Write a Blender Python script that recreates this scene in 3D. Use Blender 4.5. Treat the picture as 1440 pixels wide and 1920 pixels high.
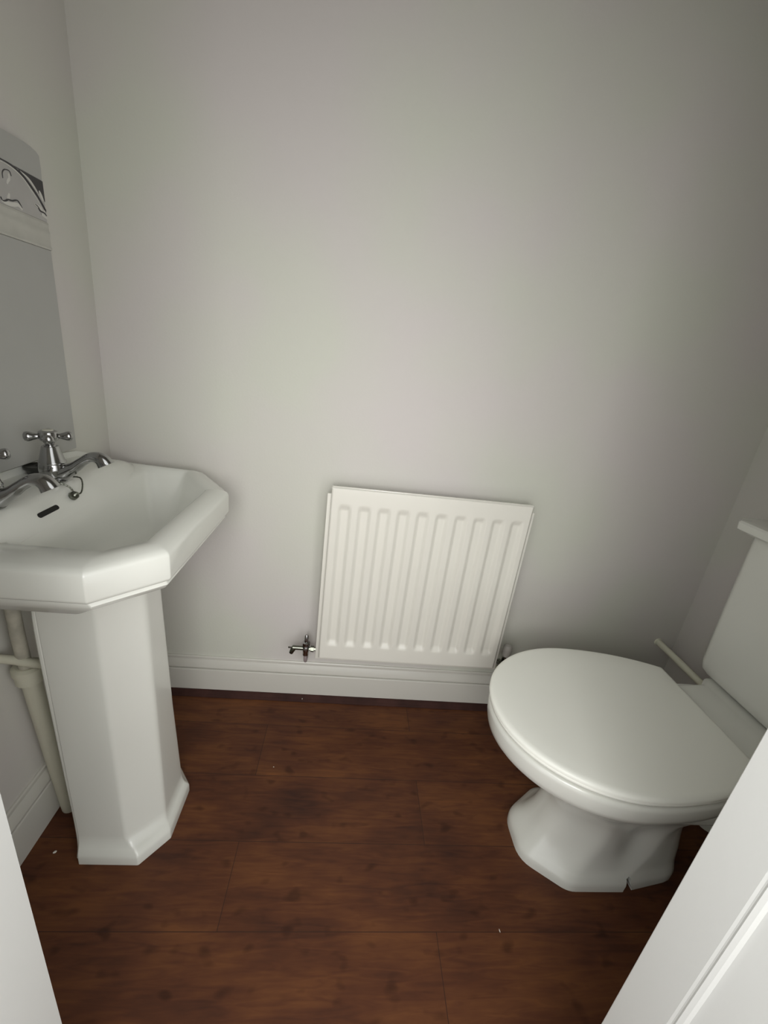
import bpy, bmesh, math, random
from mathutils import Vector, Matrix
random.seed(7)
for o in list(bpy.data.objects): bpy.data.objects.remove(o)
S = bpy.context.scene
COL = S.collection

# ------------------------------------------------------------------ camera
cam_d = bpy.data.cameras.new('camera')
cam = bpy.data.objects.new('camera', cam_d)
COL.objects.link(cam)
cam_d.sensor_fit = 'HORIZONTAL'
cam_d.sensor_width = 36.0
cam_d.lens = 792.795 / 1440 * 36.0
cam_d.clip_start = 0.01
_r = Vector((0.991381, -0.054877, 0.118963))
_u = Vector((-0.092711, 0.347706, 0.933009))
_f = Vector((0.092565, 0.935996, -0.339621))
cam.matrix_world = Matrix(((_r.x, _u.x, -_f.x, 0), (_r.y, _u.y, -_f.y, 0), (_r.z, _u.z, -_f.z, 1.10), (0, 0, 0, 1)))
S.camera = cam

# ------------------------------------------------------------------ light
S.view_settings.view_transform = 'Standard'
S.view_settings.look = 'None'
S.view_settings.gamma = 1.0
S.view_settings.use_curve_mapping = False
S.view_settings.exposure = 0.06
W = bpy.data.worlds.new('world'); S.world = W
W.use_nodes = True
bg = W.node_tree.nodes['Background']
bg.inputs[0].default_value = (0.985, 0.995, 0.985, 1)
bg.inputs[1].default_value = 1.5


def area(name, loc, aim, sx, sy, power, color, spread=180):
    l = bpy.data.lights.new(name, 'AREA')
    l.shape = 'RECTANGLE'; l.size = sx; l.size_y = sy
    l.energy = power; l.color = color; l.spread = math.radians(spread)
    o = bpy.data.objects.new(name, l); COL.objects.link(o)
    o.location = loc
    d = Vector(aim) - Vector(loc)
    o.rotation_euler = d.to_track_quat('-Z', 'Y').to_euler()
    return o


area('hallway_light', (-0.02, -0.45, 1.15), (0.10, 1.15, 0.76), 0.46, 0.50, 2.6, (1.0, 0.99, 0.96), 92)
area('hall_fill_left', (-0.45, -0.45, 1.50), (0.12, 1.15, 0.78), 0.40, 0.55, 1.3, (1.0, 0.99, 0.96), 180)  # added soft fill from upper left to balance the tones, no actual window
area('hall_fill_right', (0.62, -0.50, 1.00), (-0.10, 1.15, 0.80), 0.40, 0.70, 3.5, (1.0, 0.99, 0.96), 180)  # added fill from the right, brightens left jamb and left wall, no actual lamp

# ------------------------------------------------------------------ materials
def s2l(c):
    return tuple(((x / 255 + 0.055) / 1.055) ** 2.4 if x / 255 > 0.04045 else x / 255 / 12.92 for x in c)


def mat(name, rgb, rough=0.5, metal=0.0, coat=0.0, spec=0.5, bump=0.0, bscale=200, vary=0.0, vscale=4):
    m = bpy.data.materials.new(name); m.use_nodes = True
    nt = m.node_tree; b = nt.nodes['Principled BSDF']
    col = s2l(rgb)
    b.inputs['Base Color'].default_value = (*col, 1)
    b.inputs['Roughness'].default_value = rough
    b.inputs['Metallic'].default_value = metal
    b.inputs['Coat Weight'].default_value = coat
    b.inputs['Coat Roughness'].default_value = 0.12
    b.inputs['Specular IOR Level'].default_value = spec
    tc = nt.nodes.new('ShaderNodeTexCoord')
    if vary:
        n = nt.nodes.new('ShaderNodeTexNoise'); n.inputs['Scale'].default_value = vscale; n.inputs['Detail'].default_value = 3
        nt.links.new(tc.outputs['Object'], n.inputs['Vector'])
        r = nt.nodes.new('ShaderNodeValToRGB')
        r.color_ramp.elements[0].position = 0.3; r.color_ramp.elements[1].position = 0.7
        r.color_ramp.elements[0].color = (*[x * (1 - vary) for x in col], 1)
        r.color_ramp.elements[1].color = (*[min(1, x * (1 + vary)) for x in col], 1)
        nt.links.new(n.outputs['Fac'], r.inputs['Fac']); nt.links.new(r.outputs['Color'], b.inputs['Base Color'])
    if bump:
        n = nt.nodes.new('ShaderNodeTexNoise'); n.inputs['Scale'].default_value = bscale; n.inputs['Detail'].default_value = 4
        nt.links.new(tc.outputs['Object'], n.inputs['Vector'])
        bp = nt.nodes.new('ShaderNodeBump'); bp.inputs['Strength'].default_value = bump; bp.inputs['Distance'].default_value = 0.002
        nt.links.new(n.outputs['Fac'], bp.inputs['Height']); nt.links.new(bp.outputs['Normal'], b.inputs['Normal'])
    return m


def wall_material():
    m = mat('wall_paint', (212, 209, 202), 0.75, bump=0.12, bscale=180)
    nt = m.node_tree; b = nt.nodes['Principled BSDF']
    tc = nt.nodes.new('ShaderNodeTexCoord')
    n = nt.nodes.new('ShaderNodeTexNoise'); n.inputs['Scale'].default_value = 2.6; n.inputs['Detail'].default_value = 2
    nt.links.new(tc.outputs['Object'], n.inputs['Vector'])
    r = nt.nodes.new('ShaderNodeValToRGB')
    e = r.color_ramp.elements
    e[0].position = 0.36; e[0].color = (*s2l((210, 205, 202)), 1)
    e[1].position = 0.64; e[1].color = (*s2l((208, 209, 198)), 1)
    nt.links.new(n.outputs['Fac'], r.inputs['Fac']); nt.links.new(r.outputs['Color'], b.inputs['Base Color'])
    return m


def floor_material():
    m = bpy.data.materials.new('brown_laminate'); m.use_nodes = True
    nt = m.node_tree; N = nt.nodes; L = nt.links; b = N['Principled BSDF']
    tc = N.new('ShaderNodeTexCoord')
    mp = N.new('ShaderNodeMapping'); mp.inputs['Location'].default_value = (-0.27 + 1.2, -0.513 + 1.67, 0)
    L.new(tc.outputs['Object'], mp.inputs['Vector'])
    br = N.new('ShaderNodeTexBrick')
    br.offset = 0.37; br.squash = 1.0
    br.inputs['Scale'].default_value = 1.0
    br.inputs['Brick Width'].default_value = 1.2
    br.inputs['Row Height'].default_value = 0.167
    br.inputs['Mortar Size'].default_value = 0.0008
    br.inputs['Mortar Smooth'].default_value = 0.3
    br.inputs['Bias'].default_value = 0.0
    br.inputs['Color1'].default_value = (0.30, 0.30, 0.30, 1)
    br.inputs['Color2'].default_value = (0.75, 0.75, 0.75, 1)
    br.inputs['Mortar'].default_value = (0.5, 0.5, 0.5, 1)
    L.new(mp.outputs['Vector'], br.inputs['Vector'])
    # grain stretched along x
    mg = N.new('ShaderNodeMapping'); mg.inputs['Scale'].default_value = (3.0, 26.0, 1)
    L.new(tc.outputs['Object'], mg.inputs['Vector'])
    g = N.new('ShaderNodeTexNoise'); g.inputs['Scale'].default_value = 3.0; g.inputs['Detail'].default_value = 6; g.inputs['Distortion'].default_value = 1.2
    L.new(mg.outputs['Vector'], g.inputs['Vector'])
    mb = N.new('ShaderNodeMapping'); mb.inputs['Scale'].default_value = (1.0, 2.2, 1)
    L.new(tc.outputs['Object'], mb.inputs['Vector'])
    bl = N.new('ShaderNodeTexNoise'); bl.inputs['Scale'].default_value = 5.0; bl.inputs['Detail'].default_value = 4
    L.new(mb.outputs['Vector'], bl.inputs['Vector'])
    a1 = N.new('ShaderNodeMath'); a1.operation = 'MULTIPLY_ADD'; a1.inputs[1].default_value = 0.45
    L.new(g.outputs['Fac'], a1.inputs[0])
    a2 = N.new('ShaderNodeMath'); a2.operation = 'MULTIPLY_ADD'; a2.inputs[1].default_value = 0.75; a2.inputs[2].default_value = -0.22
    L.new(bl.outputs['Fac'], a2.inputs[0]); L.new(a2.outputs[0], a1.inputs[2])
    a3 = N.new('ShaderNodeMath'); a3.operation = 'MULTIPLY_ADD'; a3.inputs[1].default_value = 0.24
    sep = N.new('ShaderNodeSeparateColor'); L.new(br.outputs['Color'], sep.inputs[0])
    L.new(sep.outputs[0], a3.inputs[0]); L.new(a1.outputs[0], a3.inputs[2])
    r = N.new('ShaderNodeValToRGB'); e = r.color_ramp.elements
    e[0].position = 0.22; e[0].color = (*s2l((56, 33, 26)), 1)
    e[1].position = 0.80; e[1].color = (*s2l((122, 76, 42)), 1)
    k = e.new(0.46); k.color = (*s2l((86, 50, 32)), 1)
    k = e.new(0.62); k.color = (*s2l((103, 63, 37)), 1)
    L.new(a3.outputs[0], r.inputs['Fac'])
    # dark knots
    v = N.new('ShaderNodeTexNoise'); v.inputs['Scale'].default_value = 20.0; v.inputs['Detail'].default_value = 1
    mv = N.new('ShaderNodeMapping'); mv.inputs['Scale'].default_value = (1, 1.7, 1)
    L.new(tc.outputs['Object'], mv.inputs['Vector']); L.new(mv.outputs['Vector'], v.inputs['Vector'])
    rv = N.new('ShaderNodeValToRGB'); rv.color_ramp.elements[0].position = 0.24; rv.color_ramp.elements[0].color = (0.6, 0.58, 0.58, 1)
    rv.color_ramp.elements[1].position = 0.38; rv.color_ramp.elements[1].color = (1, 1, 1, 1)
    L.new(v.outputs['Fac'], rv.inputs['Fac'])
    mx = N.new('ShaderNodeMix'); mx.data_type = 'RGBA'; mx.blend_type = 'MULTIPLY'; mx.inputs[0].default_value = 1.0
    L.new(r.outputs['Color'], mx.inputs[6]); L.new(rv.outputs['Color'], mx.inputs[7])
    # seams
    mx2 = N.new('ShaderNodeMix'); mx2.data_type = 'RGBA'
    L.new(br.outputs['Fac'], mx2.inputs[0]); L.new(mx.outputs[2], mx2.inputs[6]); mx2.inputs[7].default_value = (*s2l((56, 36, 28)), 1)
    L.new(mx2.outputs[2], b.inputs['Base Color'])
    b.inputs['Roughness'].default_value = 0.5
    b.inputs['Specular IOR Level'].default_value = 0.25
    bp = N.new('ShaderNodeBump'); bp.inputs['Strength'].default_value = 0.25; bp.inputs['Distance'].default_value = 0.001
    L.new(g.outputs['Fac'], bp.inputs['Height']); L.new(bp.outputs['Normal'], b.inputs['Normal'])
    return m


M = {
    'wall': wall_material(),
    'floor': floor_material(),
    'ceiling': mat('ceiling_paint', (205, 205, 200), 0.9),
    'trim': mat('trim_gloss', (208, 206, 198), 0.35, coat=0.2),
    'frame': mat('door_frame_gloss', (222, 223, 220), 0.45, bump=0.08, bscale=120),
    'scotia': mat('dark_beading', (60, 37, 32), 0.75, spec=0.2, vary=0.3, vscale=20),
    'ceramic': mat('glazed_ceramic', (225, 226, 219), 0.22, coat=0.5),
    'ceramic_in': mat('glazed_bowl', (222, 223, 214), 0.25, coat=0.4),
    'lid': mat('seat_plastic', (247, 248, 240), 0.38, coat=0.1),
    'radiator': mat('radiator_enamel', (232, 230, 221), 0.3, coat=0.4, bump=0.05, bscale=25),
    'chrome': mat('chrome', (170, 170, 170), 0.12, metal=1.0),
    'dark_chrome': mat('worn_chrome', (120, 122, 112), 0.2, metal=1.0),
    'white_plastic': mat('white_plastic', (205, 204, 190), 0.4),
    'grey_plastic': mat('grey_cap_plastic', (176, 172, 166), 0.4),
    'pipe_paint': mat('painted_pipe', (206, 204, 186), 0.5, bump=0.4, bscale=60),
    'pale_pipe': mat('pale_plastic_pipe', (232, 232, 212), 0.45, bump=0.3, bscale=40),
    'old_pipe': mat('grimy_pipe', (176, 172, 158), 0.6, bump=0.5, bscale=50, vary=0.25, vscale=30),
    'rubber': mat('black_rubber', (38, 38, 34), 0.35),
    'hole': mat('overflow_dark', (22, 21, 17), 0.7),
    'tile': mat('grey_panel', (176, 176, 172), 0.4, vary=0.03, vscale=6),
    'tile_cream': mat('grey_cream_strip', (190, 189, 181), 0.45, vary=0.06, vscale=30),
    'tile_border': mat('border_ground', (182, 180, 177), 0.45, vary=0.05, vscale=20),
    'dark_ink': mat('border_dark', (62, 60, 62), 0.5),
    'light_ink': mat('border_light', (214, 212, 206), 0.5),
    'chip': mat('paint_chip', (225, 220, 210), 0.6),
}

# ------------------------------------------------------------------ mesh helpers
def finish(name, bm, m, parent=None, smooth=True, angle=35):
    bmesh.ops.recalc_face_normals(bm, faces=bm.faces)
    me = bpy.data.meshes.new(name)
    bm.to_mesh(me); bm.free()
    me.materials.append(M[m] if isinstance(m, str) else m)
    if smooth:
        for p in me.polygons: p.use_smooth = True
        me.set_sharp_from_angle(angle=math.radians(angle))
    o = bpy.data.objects.new(name, me); COL.objects.link(o)
    if parent: o.parent = parent
    return o


def thing(name, label, cat, loc=(0, 0, 0), group=None):
    o = bpy.data.objects.new(name, None); COL.objects.link(o)
    o.location = loc; o.empty_display_size = 0.05
    tag(o, label, cat, group)
    return o


def tag(o, label, cat, group=None):
    o['label'] = label; o['category'] = cat
    if group: o['group'] = group
    return o


def struct(o, label=None):
    o['kind'] = 'structure'
    if label: o['label'] = label
    return o


def box(bm, x0, x1, y0, y1, z0, z1, bevel=0.0, seg=2):
    vs = [bm.verts.new((x, y, z)) for x in (x0, x1) for y in (y0, y1) for z in (z0, z1)]
    F = [(0, 1, 3, 2), (4, 6, 7, 5), (0, 4, 5, 1), (2, 3, 7, 6), (0, 2, 6, 4), (1, 5, 7, 3)]
    fs = [bm.faces.new([vs[i] for i in f]) for f in F]
    if bevel:
        es = list({e for f in fs for e in f.edges})
        bmesh.ops.bevel(bm, geom=es, offset=bevel, segments=seg, profile=0.5, affect='EDGES')


def loft(bm, rings, cap0=True, cap1=True, closed=True):
    vr = [[bm.verts.new(p) for p in r] for r in rings]
    n = len(vr[0])
    for a, b in zip(vr, vr[1:]):
        for i in range(n if closed else n - 1):
            j = (i + 1) % n
            bm.faces.new((a[i], a[j], b[j], b[i]))
    if cap0: bm.faces.new(vr[0][::-1])
    if cap1: bm.faces.new(vr[-1])
    return vr


def lathe(bm, prof, origin=(0, 0, 0), axis=(0, 0, 1), n=32):
    a = Vector(axis).normalized()
    q = a.to_track_quat('Z', 'Y')
    rings = []
    for r, h in prof:
        rings.append([Vector(origin) + q @ Vector((r * math.cos(t), r * math.sin(t), h)) for t in [2 * math.pi * k / n for k in range(n)]])
    loft(bm, rings, prof[0][0] > 1e-5 or True, True)


def smooth_path(pts, sub=6):
    P = [Vector(p) for p in pts]
    out = []
    for i in range(len(P) - 1):
        p0 = P[max(i - 1, 0)]; p1 = P[i]; p2 = P[i + 1]; p3 = P[min(i + 2, len(P) - 1)]
        for k in range(sub):
            t = k / sub
            out.append(0.5 * ((2 * p1) + (-p0 + p2) * t + (2 * p0 - 5 * p1 + 4 * p2 - p3) * t * t + (-p0 + 3 * p1 - 3 * p2 + p3) * t ** 3))
    out.append(P[-1])
    return out


def tube(bm, pts, radii, n=16, sub=6, flat=None):
    path = smooth_path(pts, sub) if sub > 1 else [Vector(p) for p in pts]
    if not isinstance(radii, (list, tuple)): radii = [radii] * len(pts)
    R = []
    m = len(path)
    for i in range(m):
        f = i / (m - 1) * (len(radii) - 1); a = int(min(f, len(radii) - 2)); t = f - a
        R.append(radii[a] * (1 - t) + radii[a + 1] * t)
    tan = [(path[min(i + 1, m - 1)] - path[max(i - 1, 0)]).normalized() for i in range(m)]
    ref = Vector((0, 0, 1)) if abs(tan[0].z) < 0.9 else Vector((0, 1, 0))
    u = tan[0].cross(ref).normalized()
    rings = []
    for i in range(m):
        u = (u - tan[i] * u.dot(tan[i])).normalized()
        v = tan[i].cross(u)
        rings.append([path[i] + R[i] * (math.cos(a) * u + math.sin(a) * v) for a in [2 * math.pi * k / n for k in range(n)]])
    loft(bm, rings)


def fillet(poly, rads, seg=5, edge=6, z=0.0):
    """closed 2-D polygon with rounded corners, the same vertex count for every ring built from the same number of corners"""
    n = len(poly)
    if not isinstance(rads, (list, tuple)): rads = [rads] * n
    corners = []
    for i in range(n):
        p = Vector(poly[i]); a = Vector(poly[i - 1]); b = Vector(poly[(i + 1) % n])
        da = (a - p); db = (b - p); la, lb = da.length, db.length
        da.normalize(); db.normalize()
        ang = math.acos(max(-1, min(1, da.dot(db))))
        d = min(rads[i] / math.tan(ang / 2), la * 0.45, lb * 0.45)
        s = p + da * d; e = p + db * d
        pts = []
        for k in range(seg + 1):
            t = k / seg
            pts.append((1 - t) ** 2 * s + 2 * t * (1 - t) * p + t * t * e)
        corners.append(pts)
    out = []
    for i in range(n):
        out += corners[i]
        s = corners[i][-1]; e = corners[(i + 1) % n][0]
        for k in range(1, edge):
            out.append(s.lerp(e, k / edge))
    return [(p.x, p.y, z) for p in out]


# ------------------------------------------------------------------ the room
XL, XR, D, YF = -0.631, 1.165, 1.1456, 0.12
FT = 0.17           # thickness of the front wall
H = 2.35
OX0, OX1, OZ = -0.285, 0.424, 1.78   # the doorway


def slab(name, m, *a, kind=True, label=None, bevel=0):
    bm = bmesh.new(); box(bm, *a, bevel=bevel)
    o = finish(name, bm, m, smooth=False)
    if kind: struct(o, label)
    return o


slab('floor', 'floor', XL - 0.1, XR + 0.1, -1.6, D + 0.1, -0.06, 0.0, label='dark brown wood-effect laminate floor')
slab('ceiling', 'ceiling', XL - 0.1, XR + 0.1, YF, D + 0.1, H, H + 0.06, label='white ceiling')
slab('wall_back', 'wall', XL - 0.1, XR + 0.1, D, D + 0.1, 0, H, label='pale grey painted back wall')
slab('wall_left', 'wall', XL - 0.1, XL, YF, D, 0, H, label='pale grey wall behind the basin')
slab('wall_right', 'wall', XR, XR + 0.1, YF, D, 0, H, label='pale grey wall behind the toilet')
bm = bmesh.new()
box(bm, XL, OX0 - 0.006, YF + 0.012, YF + FT, 0, H)
box(bm, OX1 + 0.0125, XR, YF + 0.012, YF + FT, 0, H)
box(bm, OX0 - 0.006, OX1 + 0.0125, YF + 0.012, YF + FT, OZ + 0.01, H)
struct(finish('wall_front', bm, 'wall', smooth=False), 'wall with the doorway')

# skirting boards
def skirting(name, p0, p1, inward, ends=True):
    prof = [(0.0, 0.139), (0.004, 0.139), (0.0065, 0.136), (0.0065, 0.128), (0.009, 0.1235), (0.0135, 0.112), (0.0155, 0.103), (0.0150, 0.1010), (0.0085, 0.1002), (0.0085, 0.0970),
            (0.0150, 0.0960), (0.0170, 0.0940), (0.0175, 0.0910), (0.0175, 0.0), (0.0, 0.0)]
    bm = bmesh.new()
    p0 = Vector(p0); p1 = Vector(p1); q = Vector(inward)
    rings = [[p + q * d + Vector((0, 0, z)) for d, z in prof] for p in (p0, p1)]
    loft(bm, rings)
    return struct(finish(name, bm, 'trim', angle=25), 'off-white moulded skirting board')


skirting('baseboard_back', (XL, D, 0), (XR, D, 0), (0, -1, 0))
skirting('baseboard_left', (XL, D, 0), (XL, YF + FT, 0), (1, 0, 0))
skirting('baseboard_right', (XR, D, 0), (XR, YF + FT, 0), (-1, 0, 0))
bm = bmesh.new()
prof = [(0, 0), (0.017, 0), (0.017, 0.003), (0.012, 0.0065), (0.0075, 0.011), (0.005, 0.0165), (0, 0.018)]
loft(bm, [[Vector((x, D - 0.0175 - d, z)) for d, z in prof] for x in (XL + 0.02, XR - 0.02)])
struct(finish('trim_1', bm, 'scotia', angle=60), 'dark brown scotia beading along the skirting')

# ------------------------------------------------------------------ door frame
def frame_side(side):
    """plan profile (distance from the opening's edge outwards, distance from the room face towards the hallway)"""
    bm = bmesh.new()
    x0 = OX1 if side > 0 else OX0
    if side > 0:
        prof = [(0.012, 0.0), (0.0015, 0.0), (0.0, 0.0015), (0.0, 0.0560), (0.0010, 0.0585), (0.0010, 0.0600), (0.0002, 0.0620), (0.0020, 0.0660), (0.0050, 0.0685), (0.0060, 0.074), (0.0060, 0.1735),
                (0.014, 0.180), (0.024, 0.182), (0.030, 0.186), (0.066, 0.186), (0.070, 0.182), (0.070, 0.1585), (0.012, 0.1585)]
    else:
        prof = [(0.006, 0.0), (0.0015, 0.0), (0.0, 0.0015), (0.0, 0.170), (0.0, 0.1735),
                (0.006, 0.180), (0.018, 0.182), (0.024, 0.186), (0.062, 0.186), (0.066, 0.182), (0.066, 0.1585), (0.006, 0.1585)]
    yr = YF + FT
    loft(bm, [[Vector((x0 + side * d, yr - y, z)) for d, y in prof] for z in (0, OZ - 0.001)])
    return bm


struct(finish('door_1', frame_side(-1), 'frame', angle=20), 'white gloss door frame on the left')
struct(finish('door_2', frame_side(1), 'frame', angle=20), 'white moulded door frame on the right')
bm = bmesh.new(); box(bm, OX0 - 0.07, OX1 + 0.07, YF - 0.016, YF + 0.0115, OZ, OZ + 0.07, bevel=0.002)
box(bm, OX0 - 0.005, OX1 + 0.009, YF + 0.0, YF + FT, OZ, OZ + 0.009)
struct(finish('trim_2', bm, 'frame', smooth=False), 'white head of the door frame')

# ------------------------------------------------------------------ radiator
def radiator():
    x0, x1, z0, z1 = -0.0385, 0.5135, 0.2235, 0.7705
    yf = D - 0.084
    t = thing('radiator', 'white enamelled panel radiator with ten vertical flutes hung low on the back wall', 'radiator', ((x0 + x1) / 2, D - 0.05, z0))
    loc = Vector(t.location)
    pitch, first = 0.053, 0.0
    centres = [first + pitch * k for k in range(10)]
    def depth(x, z):
        dz = min(z - 0.268, 0.728 - z)
        if dz < -0.0: ez = 0
        else:
            ez = max(0, min(1, dz / 0.024)); ez = ez * ez * (3 - 2 * ez)
        c = min(centres, key=lambda q: abs(q - x)); a = abs(x - c)
        ex = max(0, min(1, (0.0205 - a) / 0.0135)); ex = ex * ex * (3 - 2 * ex)
        return 0.0080 * ez * ex
    xs = [x0]
    k = x0 + 0.004
    while k < x1 - 0.003: xs.append(k); k += 0.0018
    xs.append(x1)
    zs = [z0, z0 + 0.003, z0 + 0.02] + [0.262 + 0.002 * i for i in range(16)] + [0.31 + 0.045 * i for i in range(9)] + [0.70 + 0.002 * i for i in range(16)] + [0.745, z1 - 0.008, z1 - 0.003, z1]
    zs = sorted(set(round(z, 5) for z in zs))
    bm = bmesh.new()
    g = []
    for x in xs:
        col = []
        for z in zs:
            e = min(x - x0, x1 - x, z - z0, z1 - z)
            rnd = 0.004 - math.sqrt(max(0, 0.004 ** 2 - (0.004 - min(e, 0.004)) ** 2))
            col.append(bm.verts.new(Vector((x, yf + depth(x, z) + rnd, z)) - loc))
        g.append(col)
    for i in range(len(xs) - 1):
        for j in range(len(zs) - 1):
            bm.faces.new((g[i][j], g[i + 1][j], g[i + 1][j + 1], g[i][j + 1]))
    # sides turned back
    def skirt(line):
        b = [bm.verts.new(v.co + Vector((0, 0.012, 0))) for v in line]
        for i in range(len(line) - 1): bm.faces.new((line[i], line[i + 1], b[i + 1], b[i]))
    skirt(g[0]); skirt(g[-1]); skirt([c[0] for c in g]); skirt([c[-1] for c in g])
    finish('front_panel', bm, 'radiator', t, angle=50)
    # welded seam flange, a little wider than the front sheet
    bm = bmesh.new()
    a = Vector((x0 - 0.0105, yf + 0.012, z0 - 0.012)) - loc; b = Vector((x1 + 0.0105, yf + 0.0165, z1 - 0.022)) - loc
    box(bm, a.x, b.x, a.y, b.y, a.z, b.z, bevel=0.0018)
    finish('seam_flange', bm, 'radiator', t)
    # back sheet of the panel
    bm = bmesh.new()
    a = Vector((x0 + 0.004, yf + 0.0165, z0 + 0.004)) - loc; b = Vector((x1 - 0.004, yf + 0.026, z1 - 0.03)) - loc
    box(bm, a.x, b.x, a.y, b.y, a.z, b.z, bevel=0.003)
    finish('back_panel', bm, 'radiator', t)
    # top rolled edge
    bm = bmesh.new()
    a = Vector((x0 + 0.002, yf + 0.0045, z1 - 0.0035)) - loc; b = Vector((x1 - 0.002, yf + 0.012, z1 + 0.0015)) - loc
    box(bm, a.x, b.x, a.y, b.y, a.z, b.z, bevel=0.0015)
    finish('top_rail', bm, 'radiator', t)
    for sx in (x0 + 0.09, x1 - 0.11):
        bm = bmesh.new()
        box(bm, sx - loc.x, sx + 0.02 - loc.x, yf + 0.024 - loc.y, D - loc.y, z0 + 0.04 - loc.z, z1 - 0.08 - loc.z, bevel=0.001)
        finish('wall_bracket', bm, 'radiator', t)
    return t


radiator()


def valve_left():
    c = Vector((-0.079, D - 0.059, 0.2365))
    t = thing('radiator_valve', 'chrome radiator valve with a drain spout at the radiator\'s left foot', 'valve', c)
    bm = bmesh.new()
    lathe(bm, [(0.0075, -0.024), (0.0095, -0.022), (0.0095, -0.010), (0.0105, -0.008), (0.0105, 0.006), (0.0085, 0.009), (0.0085, 0.013), (0.0115, 0.014), (0.0115, 0.023), (0.006, 0.026)], n=20)
    finish('body', bm, 'chrome', t)
    bm = bmesh.new()
    lathe(bm, [(0.0055, 0.022), (0.0065, 0.026), (0.0060, 0.046), (0.003, 0.050)], n=16)
    finish('spindle_cap', bm, 'chrome', t)
    bm = bmesh.new()
    lathe(bm, [(0.0055, 0.0), (0.0055, 0.014), (0.0095, 0.0145), (0.0095, 0.024), (0.006, 0.0245), (0.006, 0.042)], (0, 0, 0), (1, 0, 0), n=6)
    finish('union_nut', bm, 'dark_chrome', t, angle=20)
    bm = bmesh.new()
    lathe(bm, [(0.006, 0.004), (0.0068, 0.010), (0.0068, 0.030), (0.0072, 0.040), (0.004, 0.043)], (0, 0, 0.001), (-1, 0, 0), n=18)
    tube(bm, [(-0.036, 0, 0.0), (-0.040, -0.001, -0.007), (-0.0445, -0.002, -0.018)], [0.0075, 0.0078, 0.0062], n=14)
    finish('drain_spout', bm, 'dark_chrome', t)
    bm = bmesh.new(); box(bm, -0.054, -0.043, -0.002, 0.002, -0.001, 0.003, bevel=0.0008)
    finish('square_key', bm, 'dark_chrome', t)
    bm = bmesh.new(); tube(bm, [(0, 0, -0.022), (0.0, 0.001, -0.040), (0, 0.012, -0.056), (0, 0.034, -0.062), (0, 0.0588, -0.063)], 0.0055, n=12)
    finish('pipe_tail', bm, mat('greyed_pipe', (150, 138, 138), 0.5), t)


def valve_right():
    c = Vector((0.5555, D - 0.059, 0.232))
    t = thing('radiator_valve', 'chrome valve with a pale plastic cap between the radiator and the toilet', 'valve', c)
    bm = bmesh.new()
    lathe(bm, [(0.0075, -0.030), (0.0095, -0.027), (0.0095, -0.012), (0.0115, -0.010), (0.0115, 0.006), (0.009, 0.009), (0.009, 0.014), (0.0115, 0.015), (0.0115, 0.024), (0.006, 0.025)], n=8)
    finish('body', bm, 'dark_chrome', t, angle=20)
    bm = bmesh.new()
    lathe(bm, [(0.010, 0.024), (0.0135, 0.027), (0.0145, 0.046), (0.0135, 0.058), (0.009, 0.065), (0.002, 0.067)], n=24)
    finish('cap', bm, 'grey_plastic', t)
    bm = bmesh.new()
    lathe(bm, [(0.0055, 0.0), (0.0055, 0.013), (0.0095, 0.0135), (0.0095, 0.023), (0.006, 0.0235), (0.006, 0.034)], (0, 0, 0), (-1, 0, 0), n=6)
    finish('union_nut', bm, 'dark_chrome', t, angle=20)
    bm = bmesh.new(); tube(bm, [(0, 0, -0.028), (0.0, 0.001, -0.040), (0, 0.012, -0.056), (0, 0.034, -0.060), (0, 0.0588, -0.061)], 0.0055, n=12)
    finish('pipe_tail', bm, 'pipe_paint', t)


valve_left(); valve_right()

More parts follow.
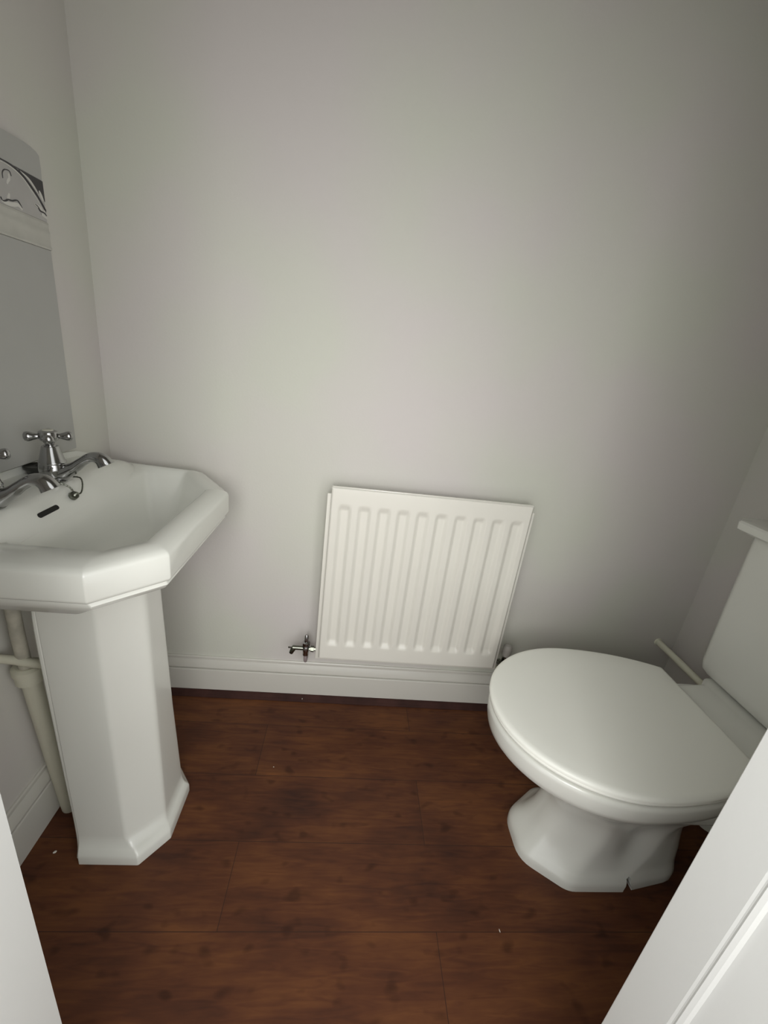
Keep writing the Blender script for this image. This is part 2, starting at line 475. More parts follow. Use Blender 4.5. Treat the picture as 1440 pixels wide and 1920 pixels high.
# ------------------------------------------------------------------ splashback behind the taps
def splashback():
    yr = 0.992; zb = 0.826; zt = 1.385; xf = XL + 0.012
    t = thing('splashback', 'grey glossy wall panel above the basin with a scrolled arch border', 'splashback', (XL, 0.7, zb))
    L = Vector(t.location)
    y0 = 0.42
    def panel(name, za, zc, m, thick=0.012, top=None):
        bm = bmesh.new()
        if top is None: poly = [(y0, za), (yr, za), (yr, zc), (y0, zc)]
        else: poly = [(y0, za), (yr, za)] + top + [(y0, zc)]
        loft(bm, [[Vector((XL + 0.0005, y, z)) - L for y, z in poly], [Vector((XL + thick, y, z)) - L for y, z in poly]])
        bmesh.ops.bevel(bm, geom=[e for e in bm.edges], offset=0.0008, segments=1, affect='EDGES')
        return finish(name, bm, m, t, smooth=False)
    panel('lower_panel', zb, 1.219, 'tile')
    # moulded strip: several shallow steps
    bm = bmesh.new()
    prof = [(0.0005, 1.2192), (0.0135, 1.2192), (0.0148, 1.2225), (0.0130, 1.226), (0.0130, 1.240), (0.0142, 1.243), (0.0142, 1.249), (0.0128, 1.252), (0.0128, 1.258), (0.0136, 1.262), (0.0122, 1.2658), (0.0005, 1.2658)]
    loft(bm, [[Vector((XL + d, y, z)) - L for d, z in prof] for y in (y0, yr)])
    finish('moulded_strip', bm, 'tile_cream', t, angle=30)
    panel('border_panel', 1.266, 1.3325, 'tile_border')
    top = [(yr + 0.001, 1.352), (yr + 0.001, 1.372), (0.986, 1.3765), (0.972, 1.3785), (0.955, 1.3795), (0.93, 1.3790), (0.90, 1.3775), (0.88, 1.377), (0.7, 1.377)]
    panel('top_panel', 1.3330, 1.377, 'tile', top=top)

    def ribbon(bm, pts, w, d):
        P = [Vector((p[0], p[1])) for p in pts]
        Q = [q for q in smooth_path([(p.x, p.y, 0) for p in P], 6)]
        n = len(Q)
        A, B = [], []
        for i in range(n):
            tg = (Q[min(i + 1, n - 1)] - Q[max(i - 1, 0)]).normalized()
            nn = Vector((-tg.y, tg.x))
            wi = w * (0.35 + 0.65 * math.sin(math.pi * min(1, max(0, (i + 0.6) / n))))
            A.append(Vector((xf + d, min(Q[i].x + nn.x * wi, yr), Q[i].y + nn.y * wi)) - L)
            B.append(Vector((xf + d, min(Q[i].x - nn.x * wi, yr), Q[i].y - nn.y * wi)) - L)
        base = Vector((-d - 0.0004, 0, 0))
        va = [bm.verts.new(p) for p in A]; vb = [bm.verts.new(p) for p in B]
        wa = [bm.verts.new(p + base) for p in A]; wb = [bm.verts.new(p + base) for p in B]
        for i in range(n - 1):
            bm.faces.new((va[i], va[i + 1], vb[i + 1], vb[i]))
            bm.faces.new((va[i], wa[i], wa[i + 1], va[i + 1])); bm.faces.new((vb[i], vb[i + 1], wb[i + 1], wb[i]))
    def blob(bm, poly, d):
        vs = [bm.verts.new(Vector((xf + d, min(y, yr), z)) - L) for y, z in poly]
        ws = [bm.verts.new(Vector((xf - 0.0004, min(y, yr), z)) - L) for y, z in poly]
        bm.faces.new(vs)
        for i in range(len(vs)):
            j = (i + 1) % len(vs); bm.faces.new((vs[i], ws[i], ws[j], vs[j]))
    bm = bmesh.new()
    blob(bm, [(0.9150, 1.3322), (0.9392, 1.3324), (0.9661, 1.3326), (yr, 1.3326), (yr, 1.3185), (yr, 1.3000), (0.9732, 1.3126), (0.9594, 1.3227), (0.9432, 1.3296), (0.930, 1.3312)], 0.0006)
    finish('dark_spandrel', bm, 'dark_ink', t, smooth=False)
    bm = bmesh.new()
    ribbon(bm, [(0.86, 1.3295), (0.8926, 1.3322), (0.9121, 1.3318), (0.928, 1.3288), (0.9436, 1.3226), (0.961, 1.3113), (0.9752, 1.3000), (0.9905, 1.2832)], 0.0013, 0.0012)
    ribbon(bm, [(0.9322, 1.3300), (0.9449, 1.3237), (0.9625, 1.3125), (0.9794, 1.2982), (0.9912, 1.2855)], 0.0011, 0.0012)
    ribbon(bm, [(0.8915, 1.3051), (0.8925, 1.3137), (0.8988, 1.3197), (0.9091, 1.3208), (0.9121, 1.3146)], 0.0008, 0.0008)
    ribbon(bm, [(0.8796, 1.2756), (0.8825, 1.2712), (0.8897, 1.2727), (0.8954, 1.276), (0.9049, 1.2771), (0.9184, 1.281), (0.927, 1.2723)], 0.0012, 0.0012)
    ribbon(bm, [(0.962, 1.2885), (0.969, 1.2865), (0.9752, 1.281), (0.985, 1.2805), (0.991, 1.277)], 0.0011, 0.0012)
    finish('dark_lines', bm, 'dark_ink', t, smooth=False)
    bm = bmesh.new()
    ribbon(bm, [(0.9343, 1.3297), (0.9528, 1.3250), (0.9646, 1.3178), (0.9745, 1.3095)], 0.0016, 0.0011)
    ribbon(bm, [(0.86, 1.3265), (0.8926, 1.3290), (0.9121, 1.3284), (0.928, 1.3254), (0.9436, 1.3190), (0.959, 1.3073), (0.9722, 1.2970), (0.9845, 1.2832)], 0.0010, 0.0009)
    ribbon(bm, [(0.9060, 1.3166), (0.9058, 1.3093), (0.9010, 1.3040), (0.8989, 1.2993)], 0.0022, 0.0010)
    ribbon(bm, [(0.8955, 1.2740), (0.8974, 1.280), (0.9004, 1.2864)], 0.0026, 0.0010)
    ribbon(bm, [(0.880, 1.2715), (0.8897, 1.2697), (0.9049, 1.2715), (0.9184, 1.2745), (0.9270, 1.2697)], 0.0032, 0.0009)
    ribbon(bm, [(0.9783, 1.3141), (0.9827, 1.3068), (0.9868, 1.3000)], 0.0028, 0.0011)
    ribbon(bm, [(0.9605, 1.2875), (0.9706, 1.2868), (0.9802, 1.2845), (0.9886, 1.2828)], 0.0030, 0.0009)
    ribbon(bm, [(0.9763, 1.276), (0.9834, 1.2757), (0.9913, 1.2725)], 0.0030, 0.0010)
    finish('pale_scrolls', bm, 'light_ink', t, smooth=False)


splashback()

# ------------------------------------------------------------------ basin
ZR = 0.775
def basin():
    t = thing('basin', 'white ceramic octagonal wash basin on a pedestal beside the splashback', 'basin', (XL, 0.82, 0.62))
    L = Vector(t.location)
    # outline corners, anticlockwise from above: near-back, near, near-front, front, far-front, far, far-back, deck middle
    O = [(XL + 0.002, 0.547), (-0.356, 0.547), (-0.273, 0.632), (-0.270, 0.952), (-0.368, 1.085), (XL + 0.002, 1.108)]
    cx = sum(p[0] for p in O) / 6; cy = sum(p[1] for p in O) / 6
    def ins(d, dback=None):
        """inset polygon: move every edge inwards by d (the wall edge by dback)"""
        n = 6; out = []
        ed = []
        for i in range(n):
            a = Vector(O[i]); b = Vector(O[(i + 1) % n]); tg = (b - a).normalized()
            nn = Vector((-tg.y, tg.x))       # inward for an anticlockwise outline
            dd = d[i] if isinstance(d, (list, tuple)) else d
            ed.append((a + nn * dd, tg))
        for i in range(n):
            p, u = ed[i - 1]; q, v = ed[i]
            den = u.x * v.y - u.y * v.x
            w = q - p; s = (w.x * v.y - w.y * v.x) / den
            pt = p + u * s
            out.append((pt.x, pt.y))
        return out
    def E(a, back=0.0): return [a, a, a, a, a, back]
    rings = []
    def add(poly, r, z): rings.append([Vector(p) - L for p in fillet(poly, r, z=z)])
    ped = [(-0.60, 0.64), (-0.44, 0.64), (-0.36, 0.70), (-0.36, 0.86), (-0.44, 0.90), (-0.60, 0.90)]
    # underside -> lip -> rim -> bowl   (insets: near, near chamfer, front, far chamfer, far, wall side)
    add(ped, 0.02, 0.6480)
    add(ins([0.110, 0.095, 0.085, 0.095, 0.120, 0.0]), 0.030, 0.6540)
    add(ins([0.078, 0.066, 0.058, 0.066, 0.085, 0.0]), 0.020, 0.6740)
    add(ins([0.029, 0.044, 0.040, 0.040, 0.032, 0.0]), 0.014, 0.6790)
    add(ins([0.015, 0.012, 0.012, 0.012, 0.016, 0.0]), 0.006, 0.6990)
    add(ins([0.009, 0.0065, 0.0065, 0.008, 0.009, 0.0]), 0.005, 0.7070)
    add(ins(E(0.0085)), 0.005, 0.7120)
    add(ins(E(0.0085)), 0.005, 0.7150)
    add(ins(E(0.0030)), 0.005, 0.7160)
    add(ins(E(0.0010)), 0.005, 0.7185)
    add(ins(E(0.0)), 0.005, 0.7220)
    add(ins(E(0.0)), 0.005, 0.7600)
    add(ins(E(0.0010)), 0.005, 0.7640)
    add(ins(E(0.0040)), 0.006, 0.7680)
    add(ins(E(0.0110, 0.0040)), 0.008, 0.7715)
    add(ins([0.030, 0.024, 0.022, 0.024, 0.014, 0.02]), 0.010, 0.7750)
    add(ins([0.058, 0.044, 0.042, 0.040, 0.022, 0.09]), 0.014, 0.7750)
    add(ins([0.066, 0.050, 0.048, 0.046, 0.028, 0.118]), 0.018, 0.7700)
    add(ins([0.071, 0.056, 0.053, 0.052, 0.034, 0.127]), 0.024, 0.7590)
    add(ins([0.080, 0.066, 0.061, 0.063, 0.046, 0.136]), 0.035, 0.7300)
    add(ins([0.098, 0.084, 0.076, 0.082, 0.074, 0.150]), 0.05, 0.6950)
    add(ins([0.128, 0.108, 0.098, 0.110, 0.115, 0.170]), 0.06, 0.6680)
    add(ins([0.165, 0.134, 0.118, 0.138, 0.165, 0.192]), 0.05, 0.6620)
    add(ins([0.205, 0.160, 0.140, 0.168, 0.215, 0.212]), 0.03, 0.6580)
    bm = bmesh.new()
    loft(bm, rings)
    b = finish('bowl', bm, 'ceramic', t, angle=50)
    # raised tap ledge along the wall
    bm = bmesh.new()
    prof = [(0.0, 0.760), (0.128, 0.760), (0.124, 0.7680), (0.113, 0.7830), (0.104, 0.7960), (0.096, 0.8025), (0.086, 0.8055), (0.070, 0.8065), (0.012, 0.8065), (0.006, 0.8085), (0.003, 0.8140), (0.002, 0.8215), (0.0, 0.8215)]
    ys = [0.556, 0.562, 0.575, 0.595, 0.94, 0.97, 1.00, 1.03, 1.055, 1.075, 1.090, 1.098]
    sc = [0.02, 0.45, 0.85, 1, 1, 0.97, 0.90, 0.78, 0.60, 0.42, 0.26, 0.15]
    rr = []
    for y, s in zip(ys, sc):
        rr.append([Vector((XL + 0.001 + d * (0.75 + 0.25 * s), y, 0.760 + (z - 0.760) * s)) - L for d, z in prof])
    loft(bm, rr)
    finish('tap_ledge', bm, 'ceramic', t, angle=40)
    # overflow slot
    bm = bmesh.new()
    xo, zo = XL + 0.1165, 0.7795
    prof = []
    hl, hr = 0.0255, 0.0045
    for k in range(9):
        a = -math.pi / 2 + math.pi * k / 8; prof.append((hl + hr * math.cos(a) - hr, hr * math.sin(a)))
    for k in range(9):
        a = math.pi / 2 + math.pi * k / 8; prof.append((-hl + hr * math.cos(a) + hr, hr * math.sin(a)))
    nrm = Vector((0.80, 0, 0.60)); up = Vector((-0.60, 0, 0.80))
    c = Vector((xo, 0.726, zo))
    rr = []
    for s, o_ in ((1.0, -0.006), (1.0, 0.0012), (0.93, 0.0020)):
        rr.append([c + Vector((0, 1, 0)) * (p * s) + up * (q * s) + nrm * o_ - L for p, q in prof])
    loft(bm, rr)
    finish('overflow_slot', bm, 'hole', t, smooth=False)
    # waste outlet
    bm = bmesh.new()
    lathe(bm, [(0.028, 0.0), (0.030, 0.002), (0.026, 0.0035), (0.020, 0.0015), (0.018, -0.004)], Vector((-0.430, 0.80, 0.6560)) - L, n=28)
    finish('waste_outlet', bm, 'chrome', t)


basin()


def pedestal():
    t = thing('basin_pedestal', 'white ceramic faceted pedestal column under the wash basin', 'pedestal', (-0.43, 0.755, 0))
    L = Vector(t.location)
    def poly(xn, n0, c, xf, fc, y0f, yf1, far):
        # near-back, near/chamfer, chamfer/front, front/far chamfer, far chamfer, far-back
        return [(xn, n0), (c[0], n0), (xf, y0f), (xf, yf1), (c[0], far), (xn, far)]
    lv = [  # z, back x, near y, chamfer x, front x, front y0, y1, far y, corner radius
        (0.0, -0.500, 0.627, -0.376, -0.330, 0.684, 0.800, 0.855, 0.006),
        (0.020, -0.500, 0.627, -0.376, -0.330, 0.684, 0.800, 0.855, 0.006),
        (0.027, -0.501, 0.630, -0.378, -0.332, 0.687, 0.798, 0.853, 0.008),
        (0.034, -0.503, 0.637, -0.387, -0.339, 0.694, 0.797, 0.850, 0.012),
        (0.042, -0.505, 0.644, -0.400, -0.346, 0.702, 0.804, 0.846, 0.014),
        (0.060, -0.507, 0.648, -0.408, -0.348, 0.706, 0.804, 0.845, 0.014),
        (0.30, -0.510, 0.651, -0.412, -0.350, 0.706, 0.785, 0.842, 0.016),
        (0.56, -0.513, 0.653, -0.414, -0.351, 0.704, 0.770, 0.845, 0.018),
        (0.640, -0.513, 0.653, -0.414, -0.351, 0.702, 0.765, 0.850, 0.018),
        (0.6475, -0.513, 0.652, -0.414, -0.350, 0.701, 0.765, 0.850, 0.018)]
    rings = []
    for z, xb, n0, xc, xf, f0, f1, far, r in lv:
        P = [(xb, n0), (xc, n0), (xf, f0), (xf, f1), (xc, far), (xb, far)]
        rings.append([Vector(p) - L for p in fillet(P, [0.003, r, r, r, r, 0.003], z=z)])
    bm = bmesh.new(); loft(bm, rings, True, True)
    finish('column', bm, 'ceramic', t, angle=60)
    # chipped glaze rim along the open back edge
    bm = bmesh.new()
    tube(bm, [(-0.513 - L.x, 0.659 - L.y, 0.646), (-0.5165 - L.x, 0.659 - L.y, 0.56), (-0.514 - L.x, 0.660 - L.y, 0.30), (-0.507 - L.x, 0.655 - L.y, 0.06), (-0.503 - L.x, 0.640 - L.y, 0.004)], 0.006, n=10)
    finish('back_flange', bm, 'ceramic', t)


pedestal()

# ------------------------------------------------------------------ taps
def tap_parts(root):
    # pillar body: rounded base, collar, tapering bonnet
    bm = bmesh.new()
    lathe(bm, [(0.0205, 0.0), (0.0225, 0.0015), (0.0225, 0.0035), (0.0195, 0.0050), (0.0205, 0.0090), (0.0228, 0.0170), (0.0232, 0.0250), (0.0222, 0.0310), (0.0212, 0.0345),
               (0.0220, 0.0360), (0.0220, 0.0375), (0.0208, 0.0390), (0.0138, 0.0650), (0.0130, 0.0668), (0.0060, 0.0672)], n=36)
    finish('body', bm, 'chrome', root, angle=40)
    bm = bmesh.new()
    path = smooth_path([(0.004, 0, 0.013), (0.020, 0, 0.0185), (0.038, 0, 0.0290), (0.055, 0, 0.0425), (0.070, 0, 0.0520), (0.083, 0, 0.0530), (0.092, 0, 0.0480), (0.097, 0, 0.0400)], 5)
    # (half height, half width) along the spout
    prof = [(0.0165, 0.0185), (0.0150, 0.0150), (0.0105, 0.0115), (0.0088, 0.0100), (0.0092, 0.0105), (0.0110, 0.0120), (0.0135, 0.0130), (0.0150, 0.0140)]
    rings = []
    m = len(path)
    for i in range(m):
        f = i / (m - 1) * (len(prof) - 1); k = min(int(f), len(prof) - 2); u = f - k
        hh = prof[k][0] * (1 - u) + prof[k + 1][0] * u; hw = prof[k][1] * (1 - u) + prof[k + 1][1] * u
        tg = (path[min(i + 1, m - 1)] - path[max(i - 1, 0)]).normalized()
        # the mouth is cut nearly level
        if i > m - 6:
            q = (i - (m - 6)) / 5; tg = tg.lerp(Vector((0.45, 0, -0.89)), q).normalized()
        up = Vector((0, 1, 0)).cross(tg).normalized() * -1
        rings.append([path[i] + up * (hh * math.cos(a)) + Vector((0, 1, 0)) * (hw * math.sin(a)) for a in [2 * math.pi * j / 24 for j in range(24)]])
    loft(bm, rings)
    finish('spout', bm, 'chrome', root, angle=60)
    bm = bmesh.new()
    lathe(bm, [(0.0055, 0.064), (0.0095, 0.0668), (0.0095, 0.0690), (0.0070, 0.0705), (0.0090, 0.0745), (0.0140, 0.0785), (0.0160, 0.0830), (0.0160, 0.0895), (0.0145, 0.0940), (0.0110, 0.0960), (0.0, 0.0965)], n=32)
    h = finish('cross_handle', bm, 'chrome', root, angle=40)
    for k in range(4):
        a = math.pi / 2 * k + math.radians(32)
        bm = bmesh.new()
        lathe(bm, [(0.0058, 0.0100), (0.0050, 0.0140), (0.0048, 0.0165), (0.0062, 0.0210), (0.0084, 0.0270), (0.0090, 0.0310), (0.0078, 0.0345), (0.0040, 0.0366), (0.0, 0.0370)],
              (0, 0, 0.0850), (math.cos(a), math.sin(a), 0), n=20)
        finish('handle_arm', bm, 'chrome', h, angle=50)
    bm = bmesh.new()
    lathe(bm, [(0.0088, 0.0945), (0.0090, 0.0962), (0.0075, 0.0975), (0.0, 0.0982)], n=24)
    finish('index_button', bm, 'white_plastic', h)


tap_a = thing('basin_tap', 'chrome cross-head pillar tap on the basin ledge beside the black plug', 'tap', (-0.556, 0.815, 0.8063), 'pillar taps on the basin ledge')
tap_parts(tap_a)
tap_b = tap_a.copy(); COL.objects.link(tap_b)
tap_b.location = (-0.556, 0.661, 0.8063)
tap_b['label'] = 'chrome tap nearer the doorway, cut by the left edge, only its spout showing'
for ch in list(tap_a.children):
    c = ch.copy(); COL.objects.link(c); c.parent = tap_b
    for g in list(ch.children):
        d = g.copy(); COL.objects.link(d); d.parent = c

# plug and chain
def plug():
    t = thing('basin_plug', 'round black rubber basin plug lying on the tap ledge with its chain', 'plug', (-0.6035, 0.846, 0.8066))
    L = Vector(t.location)
    bm = bmesh.new()
    lathe(bm, [(0.017, 0.0), (0.020, 0.002), (0.0205, 0.010), (0.0255, 0.0115), (0.0255, 0.0150), (0.023, 0.0170), (0.012, 0.0160), (0.006, 0.0165), (0.003, 0.0195)], n=32)
    finish('stopper', bm, 'rubber', t)
    bm = bmesh.new()
    P = [(-0.575, 0.790, 0.8085), (-0.552, 0.788, 0.8085), (-0.535, 0.796, 0.8080), (-0.522, 0.802, 0.7990), (-0.513, 0.799, 0.7880)]
    P2 = [(-0.513, 0.799, 0.7880), (-0.506, 0.806, 0.7890), (-0.511, 0.822, 0.8010), (-0.524, 0.838, 0.8080), (-0.541, 0.839, 0.8085)]
    tube(bm, [Vector(p) - L for p in P], 0.0014, n=8)
    tube(bm, [Vector(p) - L for p in P2], 0.0014, n=8)
    # bead links
    for Q in (P, P2):
        for p in smooth_path(Q, 3):
            lathe(bm, [(0.0004, -0.0018), (0.0018, 0), (0.0004, 0.0018)], p - L, n=8)
    finish('chain', bm, 'dark_chrome', t)
    bm = bmesh.new()
    lathe(bm, [(0.0075, -0.006), (0.0085, -0.004), (0.0075, 0.003), (0.006, 0.005), (0.003, 0.008)], Vector((-0.5115, 0.795, 0.7870)) - L, (0.8, 0, 0.6), n=10)
    finish('chain_stay', bm, 'dark_chrome', t)


plug()

# ------------------------------------------------------------------ pipework behind the pedestal
def pipework():
    t = thing('waste_pipework', 'painted white waste pipes in the gap between pedestal and left wall', 'pipe', (-0.59, 0.72, 0))
    L = Vector(t.location)
    P = lambda *a: [Vector(p) - L for p in a]
    bm = bmesh.new()
    tube(bm, P((-0.590, 0.750, 0.0), (-0.590, 0.745, 0.04), (-0.590, 0.727, 0.24), (-0.590, 0.714, 0.40), (-0.590, 0.712, 0.45)), 0.0165, n=20)
    finish('down_pipe', bm, 'pipe_paint', t)
    bm = bmesh.new()
    lathe(bm, [(0.018, 0), (0.024, 0.003), (0.024, 0.022), (0.027, 0.024), (0.027, 0.036), (0.020, 0.040)], Vector((-0.590, 0.712, 0.415)) - L, n=18)
    finish('pipe_collar', bm, 'pipe_paint', t, angle=30)
    bm = bmesh.new()
    tube(bm, P((-0.629, 0.690, 0.485), (-0.600, 0.696, 0.478), (-0.570, 0.700, 0.470), (-0.540, 0.706, 0.463), (-0.530, 0.725, 0.455)), 0.0085, n=14)
    finish('cross_pipe', bm, 'pipe_paint', t)
    bm = bmesh.new()
    tube(bm, P((-0.590, 0.708, 0.440), (-0.588, 0.702, 0.52), (-0.586, 0.700, 0.60), (-0.586, 0.705, 0.64)), 0.0115, n=16)
    finish('riser_pipe', bm, 'old_pipe', t)
    bm = bmesh.new()
    tube(bm, P((-0.629, 0.700, 0.585), (-0.606, 0.704, 0.600), (-0.590, 0.71, 0.612)), 0.009, n=14)
    finish('branch_pipe', bm, 'pipe_paint', t)
    bm = bmesh.new()
    tube(bm, P((-0.560, 0.770, 0.50), (-0.558, 0.765, 0.47), (-0.556, 0.74, 0.455), (-0.556, 0.725, 0.47)), 0.013, n=14)
    lathe(bm, [(0.016, 0), (0.019, 0.002), (0.019, 0.018), (0.016, 0.02)], Vector((-0.560, 0.770, 0.50)) - L, n=16)
    finish('trap_bend', bm, 'old_pipe', t)


pipework()

# ------------------------------------------------------------------ toilet
YC = 0.704
def seat_outline(z, off=0.0, n=40, xr=0.866):
    """D-shaped seat outline, front to the left; off shrinks it"""
    a, b, xm = 0.252 - off, 0.210 - off, 0.612
    pts = []
    half = []
    for k in range(n + 1):                      # far half from the rear to the nose
        t = k / n
        if t < 0.42:
            x = (xr - off) + (xm - (xr - off)) * (t / 0.42)
            u = (x - xm) / 0.372
            y = b * math.sqrt(max(0, 1 - u * u))
        else:
            th = (t - 0.42) / 0.58 * math.pi / 2
            x = xm - a * math.sin(th)
            y = b * math.cos(th)
        half.append((x, y))
    for x, y in half: pts.append((x, YC + y, z))
    for x, y in half[-2::-1]: pts.append((x, YC - y, z))
    # corners at the rear softened
    return pts


def toilet():
    t = thing('toilet', 'white ceramic close-coupled toilet pan with a closed lid beside the radiator', 'toilet', (0.70, YC, 0))
    L = Vector(t.location)
    def outl(xf, xb, hw, cf, cb, r, z, mid=None):
        """octagon-like section: front x, back x, half width, chamfer length front/back"""
        y = YC
        P = [(xf, y + hw * cf[1]), (xf, y - hw * cf[1]), (xf + cf[0], y - hw), (xb - cb[0], y - hw), (xb, y - hw * cb[1]), (xb, y + hw * cb[1]), (xb - cb[0], y + hw), (xf + cf[0], y + hw)]
        out = []
        dip = 0.020 * math.exp(-((z - 0.135) / 0.062) ** 2)      # hollow between the bowl's front and the trap at the rear
        for px, py, pz in fillet(P, r, seg=5, edge=11, z=z):
            k = dip * math.exp(-((px - 0.742) / 0.036) ** 2) * min(1, abs(py - YC) / 0.05)
            out.append(Vector((px, py - k if py > YC else py + k, pz)) - L)
        return out
    bm = bmesh.new()
    R = []
    def add(*a): R.append(outl(*a))
    #   front, back, half-width, (chamfer front length, share), (back..), radius, z
    add(0.498, 0.893, 0.118, (0.095, 0.44), (0.165, 0.75), 0.060, 0.0)
    add(0.498, 0.893, 0.118, (0.095, 0.44), (0.165, 0.75), 0.060, 0.016)
    add(0.501, 0.892, 0.116, (0.095, 0.44), (0.165, 0.75), 0.060, 0.026)
    add(0.510, 0.891, 0.108, (0.095, 0.44), (0.150, 0.76), 0.058, 0.037)
    add(0.525, 0.890, 0.101, (0.095, 0.44), (0.130, 0.78), 0.056, 0.052)
    add(0.543, 0.884, 0.096, (0.095, 0.42), (0.100, 0.80), 0.054, 0.090)
    add(0.556, 0.872, 0.094, (0.095, 0.44), (0.080, 0.80), 0.054, 0.130)
    add(0.560, 0.862, 0.096, (0.095, 0.46), (0.065, 0.78), 0.054, 0.165)
    add(0.548, 0.858, 0.104, (0.098, 0.46), (0.055, 0.80), 0.050, 0.200)
    add(0.520, 0.872, 0.120, (0.102, 0.46), (0.058, 0.80), 0.060, 0.238)
    add(0.478, 0.940, 0.148, (0.110, 0.46), (0.070, 0.80), 0.070, 0.278)
    add(0.440, 0.980, 0.168, (0.120, 0.46), (0.085, 0.76), 0.075, 0.310)
    vr = [[bm.verts.new(p) for p in r] for r in R]
    n = len(R[0])
    # upper rings follow the seat's oval; sampled by angle so that they join the octagon rings
    def oval_at(p, z, off, back):
        c = Vector((0.66, YC)); v = Vector((p.x + L.x, p.y + L.y)) - c
        ang = math.atan2(v.y, v.x)
        d = Vector((math.cos(ang), math.sin(ang)))
        # front: ellipse ; rear: narrowing then shelf
        lo, hi = 0.0, 0.7
        for _ in range(40):
            m = (lo + hi) / 2; q = c + d * m
            if q.x <= 0.612:
                ins = ((q.x - 0.612) / (0.252 - off)) ** 2 + ((q.y - YC) / (0.210 - off)) ** 2 < 1
            else:
                u = (q.x - 0.612) / 0.372
                hw = (0.210 - off) * math.sqrt(max(0.0, 1 - u * u)) if u < 0.74 else 0
                hw = max(hw, 0.128)
                ins = abs(q.y - YC) < hw and q.x < back
            if ins: lo = m
            else: hi = m
        q = c + d * lo
        return Vector((q.x, q.y, z)) - L
    for off, z, back in ((0.030, 0.338, 1.02), (0.016, 0.345, 1.06), (0.009, 0.354, 1.10), (0.006, 0.366, 1.12), (0.0045, 0.388, 1.125), (0.0055, 0.397, 1.125), (0.010, 0.4005, 1.122), (0.05, 0.4010, 1.09)):
        vr.append([bm.verts.new(oval_at(v.co, z, off, back)) for v in vr[11]])
    for a, b in zip(vr, vr[1:]):
        for i in range(n):
            j = (i + 1) % n; bm.faces.new((a[i], a[j], b[j], b[i]))
    bm.faces.new(vr[0][::-1]); bm.faces.new(vr[-1])
    pan = finish('pan', bm, 'ceramic', t, angle=55)
    # fixing notch in the foot: a real recess
    bm = bmesh.new()
    pr = [(-0.0095, -0.01), (-0.0095, 0.005), (-0.0085, 0.014), (-0.0070, 0.019), (-0.0065, 0.033), (0.0, 0.037), (0.0050, 0.034), (0.0060, 0.019), (0.0095, 0.013), (0.0135, 0.004), (0.0135, -0.01)]
    loft(bm, [[Vector((0.738 + p, y, q)) - L for p, q in pr] for y in (YC - 0.14, YC - 0.092)])
    cut = finish('cut', bm, 'ceramic', None, smooth=False)
    cut.location = L
    mod = pan.modifiers.new('notch', 'BOOLEAN'); mod.object = cut; mod.operation = 'DIFFERENCE'; mod.solver = 'EXACT'
    bpy.context.view_layer.update()
    dg = bpy.context.evaluated_depsgraph_get()
    me = bpy.data.meshes.new_from_object(pan.evaluated_get(dg))
    pan.modifiers.clear(); pan.data = me
    bpy.data.objects.remove(cut)
    # cistern shelf at the rear of the pan, with shoulders
    bm = bmesh.new()
    P = [(0.880, YC - 0.118), (0.955, YC - 0.121), (0.975, YC - 0.146), (1.130, YC - 0.152), (1.130, YC + 0.152), (0.992, YC + 0.150), (0.962, YC + 0.124), (0.880, YC + 0.118)]
    rr = []
    for s, z in ((0.0, 0.375), (0.0, 0.404), (0.003, 0.4085), (0.008, 0.410)):
        Q = [(x + (s if x < 1 else -s), y + (s if y < YC else -s)) for x, y in P]
        rr.append([Vector(p) - L for p in fillet(Q, [0.01, 0.012, 0.014, 0.01, 0.01, 0.014, 0.012, 0.01], z=z)])
    loft(bm, rr)
    finish('cistern_shelf', bm, 'ceramic', t, angle=40)
    # seat ring and lid
    def plate(name, offs, m, parent):
        bm = bmesh.new()
        loft(bm, [[Vector(p) - L for p in seat_outline(z, off)] for off, z in offs])
        return finish(name, bm, m, parent, angle=50)
    plate('seat', [(0.014, 0.4056), (0.0065, 0.4070), (0.003, 0.4100), (0.003, 0.4145), (0.006, 0.4172)], 'lid', t)
    plate('lid', [(0.007, 0.4176), (0.002, 0.4184), (0.0, 0.4200), (0.0, 0.4245), (0.0020, 0.4275), (0.006, 0.4295), (0.012, 0.4304), (0.05, 0.4308), (0.12, 0.4310)], 'lid', t)
    for dy in (-0.075, 0.075):
        bm = bmesh.new()
        lathe(bm, [(0.0045, -0.016), (0.0055, -0.014), (0.0055, 0.014), (0.0045, 0.016)], Vector((0.858, YC + dy, 0.4125)) - L, (0, 1, 0), n=18)
        finish('hinge', bm, 'lid', t)
    # outlet
    bm = bmesh.new()
    tube(bm, [Vector(p) - L for p in ((0.83, YC, 0.16), (0.91, YC, 0.160), (0.95, YC, 0.152), (0.975, YC, 0.148))], [0.055, 0.052, 0.050, 0.050], n=24)
    finish('outlet_spigot', bm, 'ceramic', t)


toilet()

# soil pipe connector behind the pan
t = thing('soil_pipe', 'white ribbed plastic soil pipe connector low behind the toilet pan', 'pipe', (1.05, YC, 0.10))
bm = bmesh.new()
prof = [(0.056, 0.0), (0.066, 0.002), (0.066, 0.014), (0.059, 0.016), (0.059, 0.022), (0.064, 0.024), (0.064, 0.032), (0.057, 0.034), (0.056, 0.08), (0.055, 0.196)]
lathe(bm, prof, (-0.082, 0, 0.048), (1, 0, 0), n=36)
finish('connector', bm, 'white_plastic', t, angle=25)

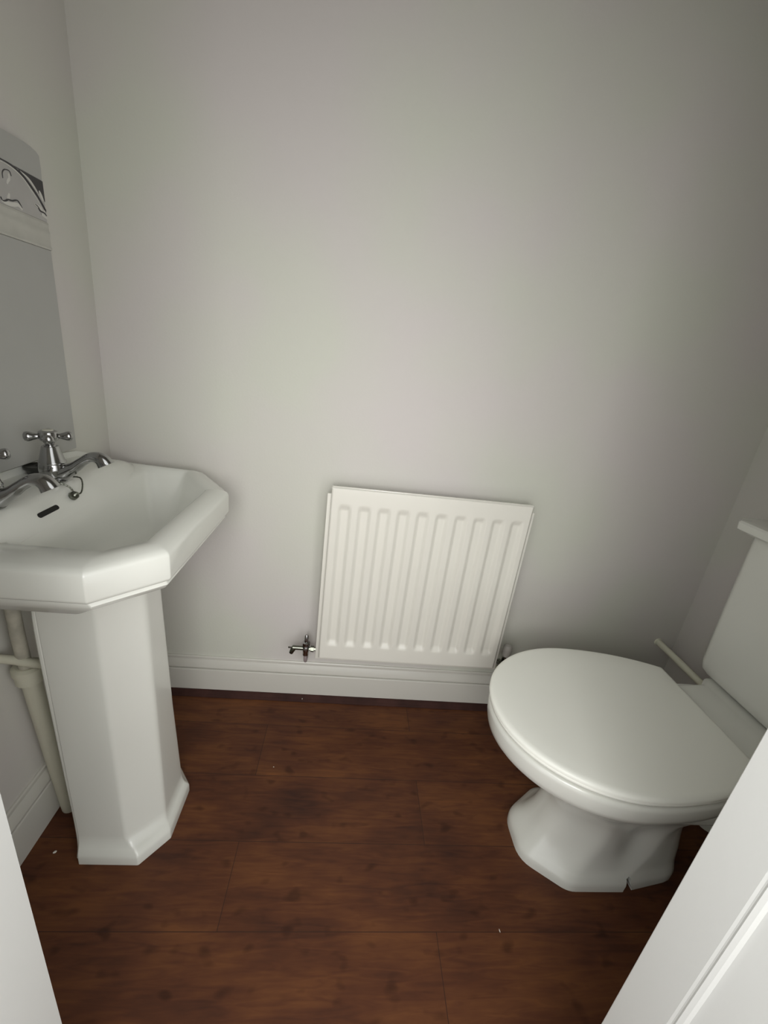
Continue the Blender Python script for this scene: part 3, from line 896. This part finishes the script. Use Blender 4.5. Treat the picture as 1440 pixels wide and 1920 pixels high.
# cistern
def cistern():
    t = thing('cistern', 'white ceramic cistern with chamfered corner against the right wall', 'cistern', (1.075, YC, 0.41))
    L = Vector(t.location)
    def sec(xf, hw, ch, z, r=0.008):
        P = [(XR - 0.003, YC + hw), (xf + ch, YC + hw), (xf, YC + hw - ch), (xf, YC - hw + ch), (xf + ch, YC - hw), (XR - 0.003, YC - hw)]
        return [Vector(p) - L for p in fillet(P, [0.003, r, r, r, r, 0.003], z=z)]
    bm = bmesh.new()
    loft(bm, [sec(1.006, 0.188, 0.032, 0.4150, 0.025), sec(0.998, 0.196, 0.032, 0.4170, 0.025), sec(0.992, 0.203, 0.032, 0.426, 0.025), sec(0.9895, 0.205, 0.032, 0.445, 0.025), sec(0.9880, 0.209, 0.032, 0.60, 0.025), sec(0.9870, 0.212, 0.032, 0.805, 0.025)])
    finish('tank', bm, 'ceramic', t, angle=40)
    bm = bmesh.new()
    loft(bm, [sec(0.974, 0.226, 0.030, 0.8060, 0.012), sec(0.966, 0.234, 0.030, 0.8080, 0.012), sec(0.961, 0.239, 0.030, 0.8130, 0.012), sec(0.960, 0.240, 0.030, 0.8290, 0.012), sec(0.963, 0.237, 0.030, 0.8340, 0.012), sec(0.975, 0.222, 0.030, 0.8370, 0.012)])
    finish('tank_lid', bm, 'ceramic', t, angle=30)
    bm = bmesh.new(); box(bm, 1.02 - L.x, 1.12 - L.x, -0.10, 0.10, -0.0005, 0.0055, bevel=0.001)
    finish('gasket', bm, 'rubber', t)


cistern()

# overflow / supply pipe
t = thing('overflow_pipe', 'cream plastic pipe running from the back wall to behind the toilet', 'pipe', (1.10, D, 0.309))
bm = bmesh.new()
tube(bm, [(0.0, 0.0, 0.0), (-0.0005, -0.06, 0.001), (0.0, -0.13, 0.0), (0.0, -0.2, -0.0005), (0.0, -0.36, 0.0)], 0.0105, n=20)
finish('pipe_run', bm, 'pale_pipe', t)
bm = bmesh.new(); lathe(bm, [(0.012, 0.0), (0.0135, 0.001), (0.0115, 0.003)], (0, -0.0005, 0), (0, -1, 0), n=18)
finish('wall_plate', bm, 'pale_pipe', t)

# ------------------------------------------------------------------ crumbs of paint on the floor
def chip(x, y, z, a, b, h, rot, label):
    bm = bmesh.new()
    n = 9; ring = []
    for k in range(n):
        th = 2 * math.pi * k / n; r = random.uniform(0.8, 1.1)
        ring.append((a * r * math.cos(th), b * r * math.sin(th)))
    loft(bm, [[Vector((p, q, 0)) for p, q in ring], [Vector((p, q, h * 0.6)) for p, q in ring], [Vector((p * 0.7, q * 0.7, h)) for p, q in ring]])
    o = finish('paint_chip', bm, 'chip')
    o.location = (x, y, z); o.rotation_euler = (0, 0, rot)
    tag(o, label, 'paint chip', 'crumbs of paint on the floor')


chip(-0.562, 0.650, 0, 0.0040, 0.0026, 0.0022, 0.7, 'white paint crumb on the floor in the shade left of the pedestal')
chip(-0.130, 0.873, 0, 0.0014, 0.0012, 0.0010, 0.0, 'tiny pale speck on the open floor right of the pedestal')
chip(0.407, 0.515, 0, 0.0009, 0.0034, 0.0008, 0.15, 'thin pale splinter on the floor in front of the toilet foot')
chip(-0.082, D - 0.030, 0.0092, 0.0012, 0.0030, 0.0022, 0.1, 'white paint fleck on the dark beading below the radiator valve')
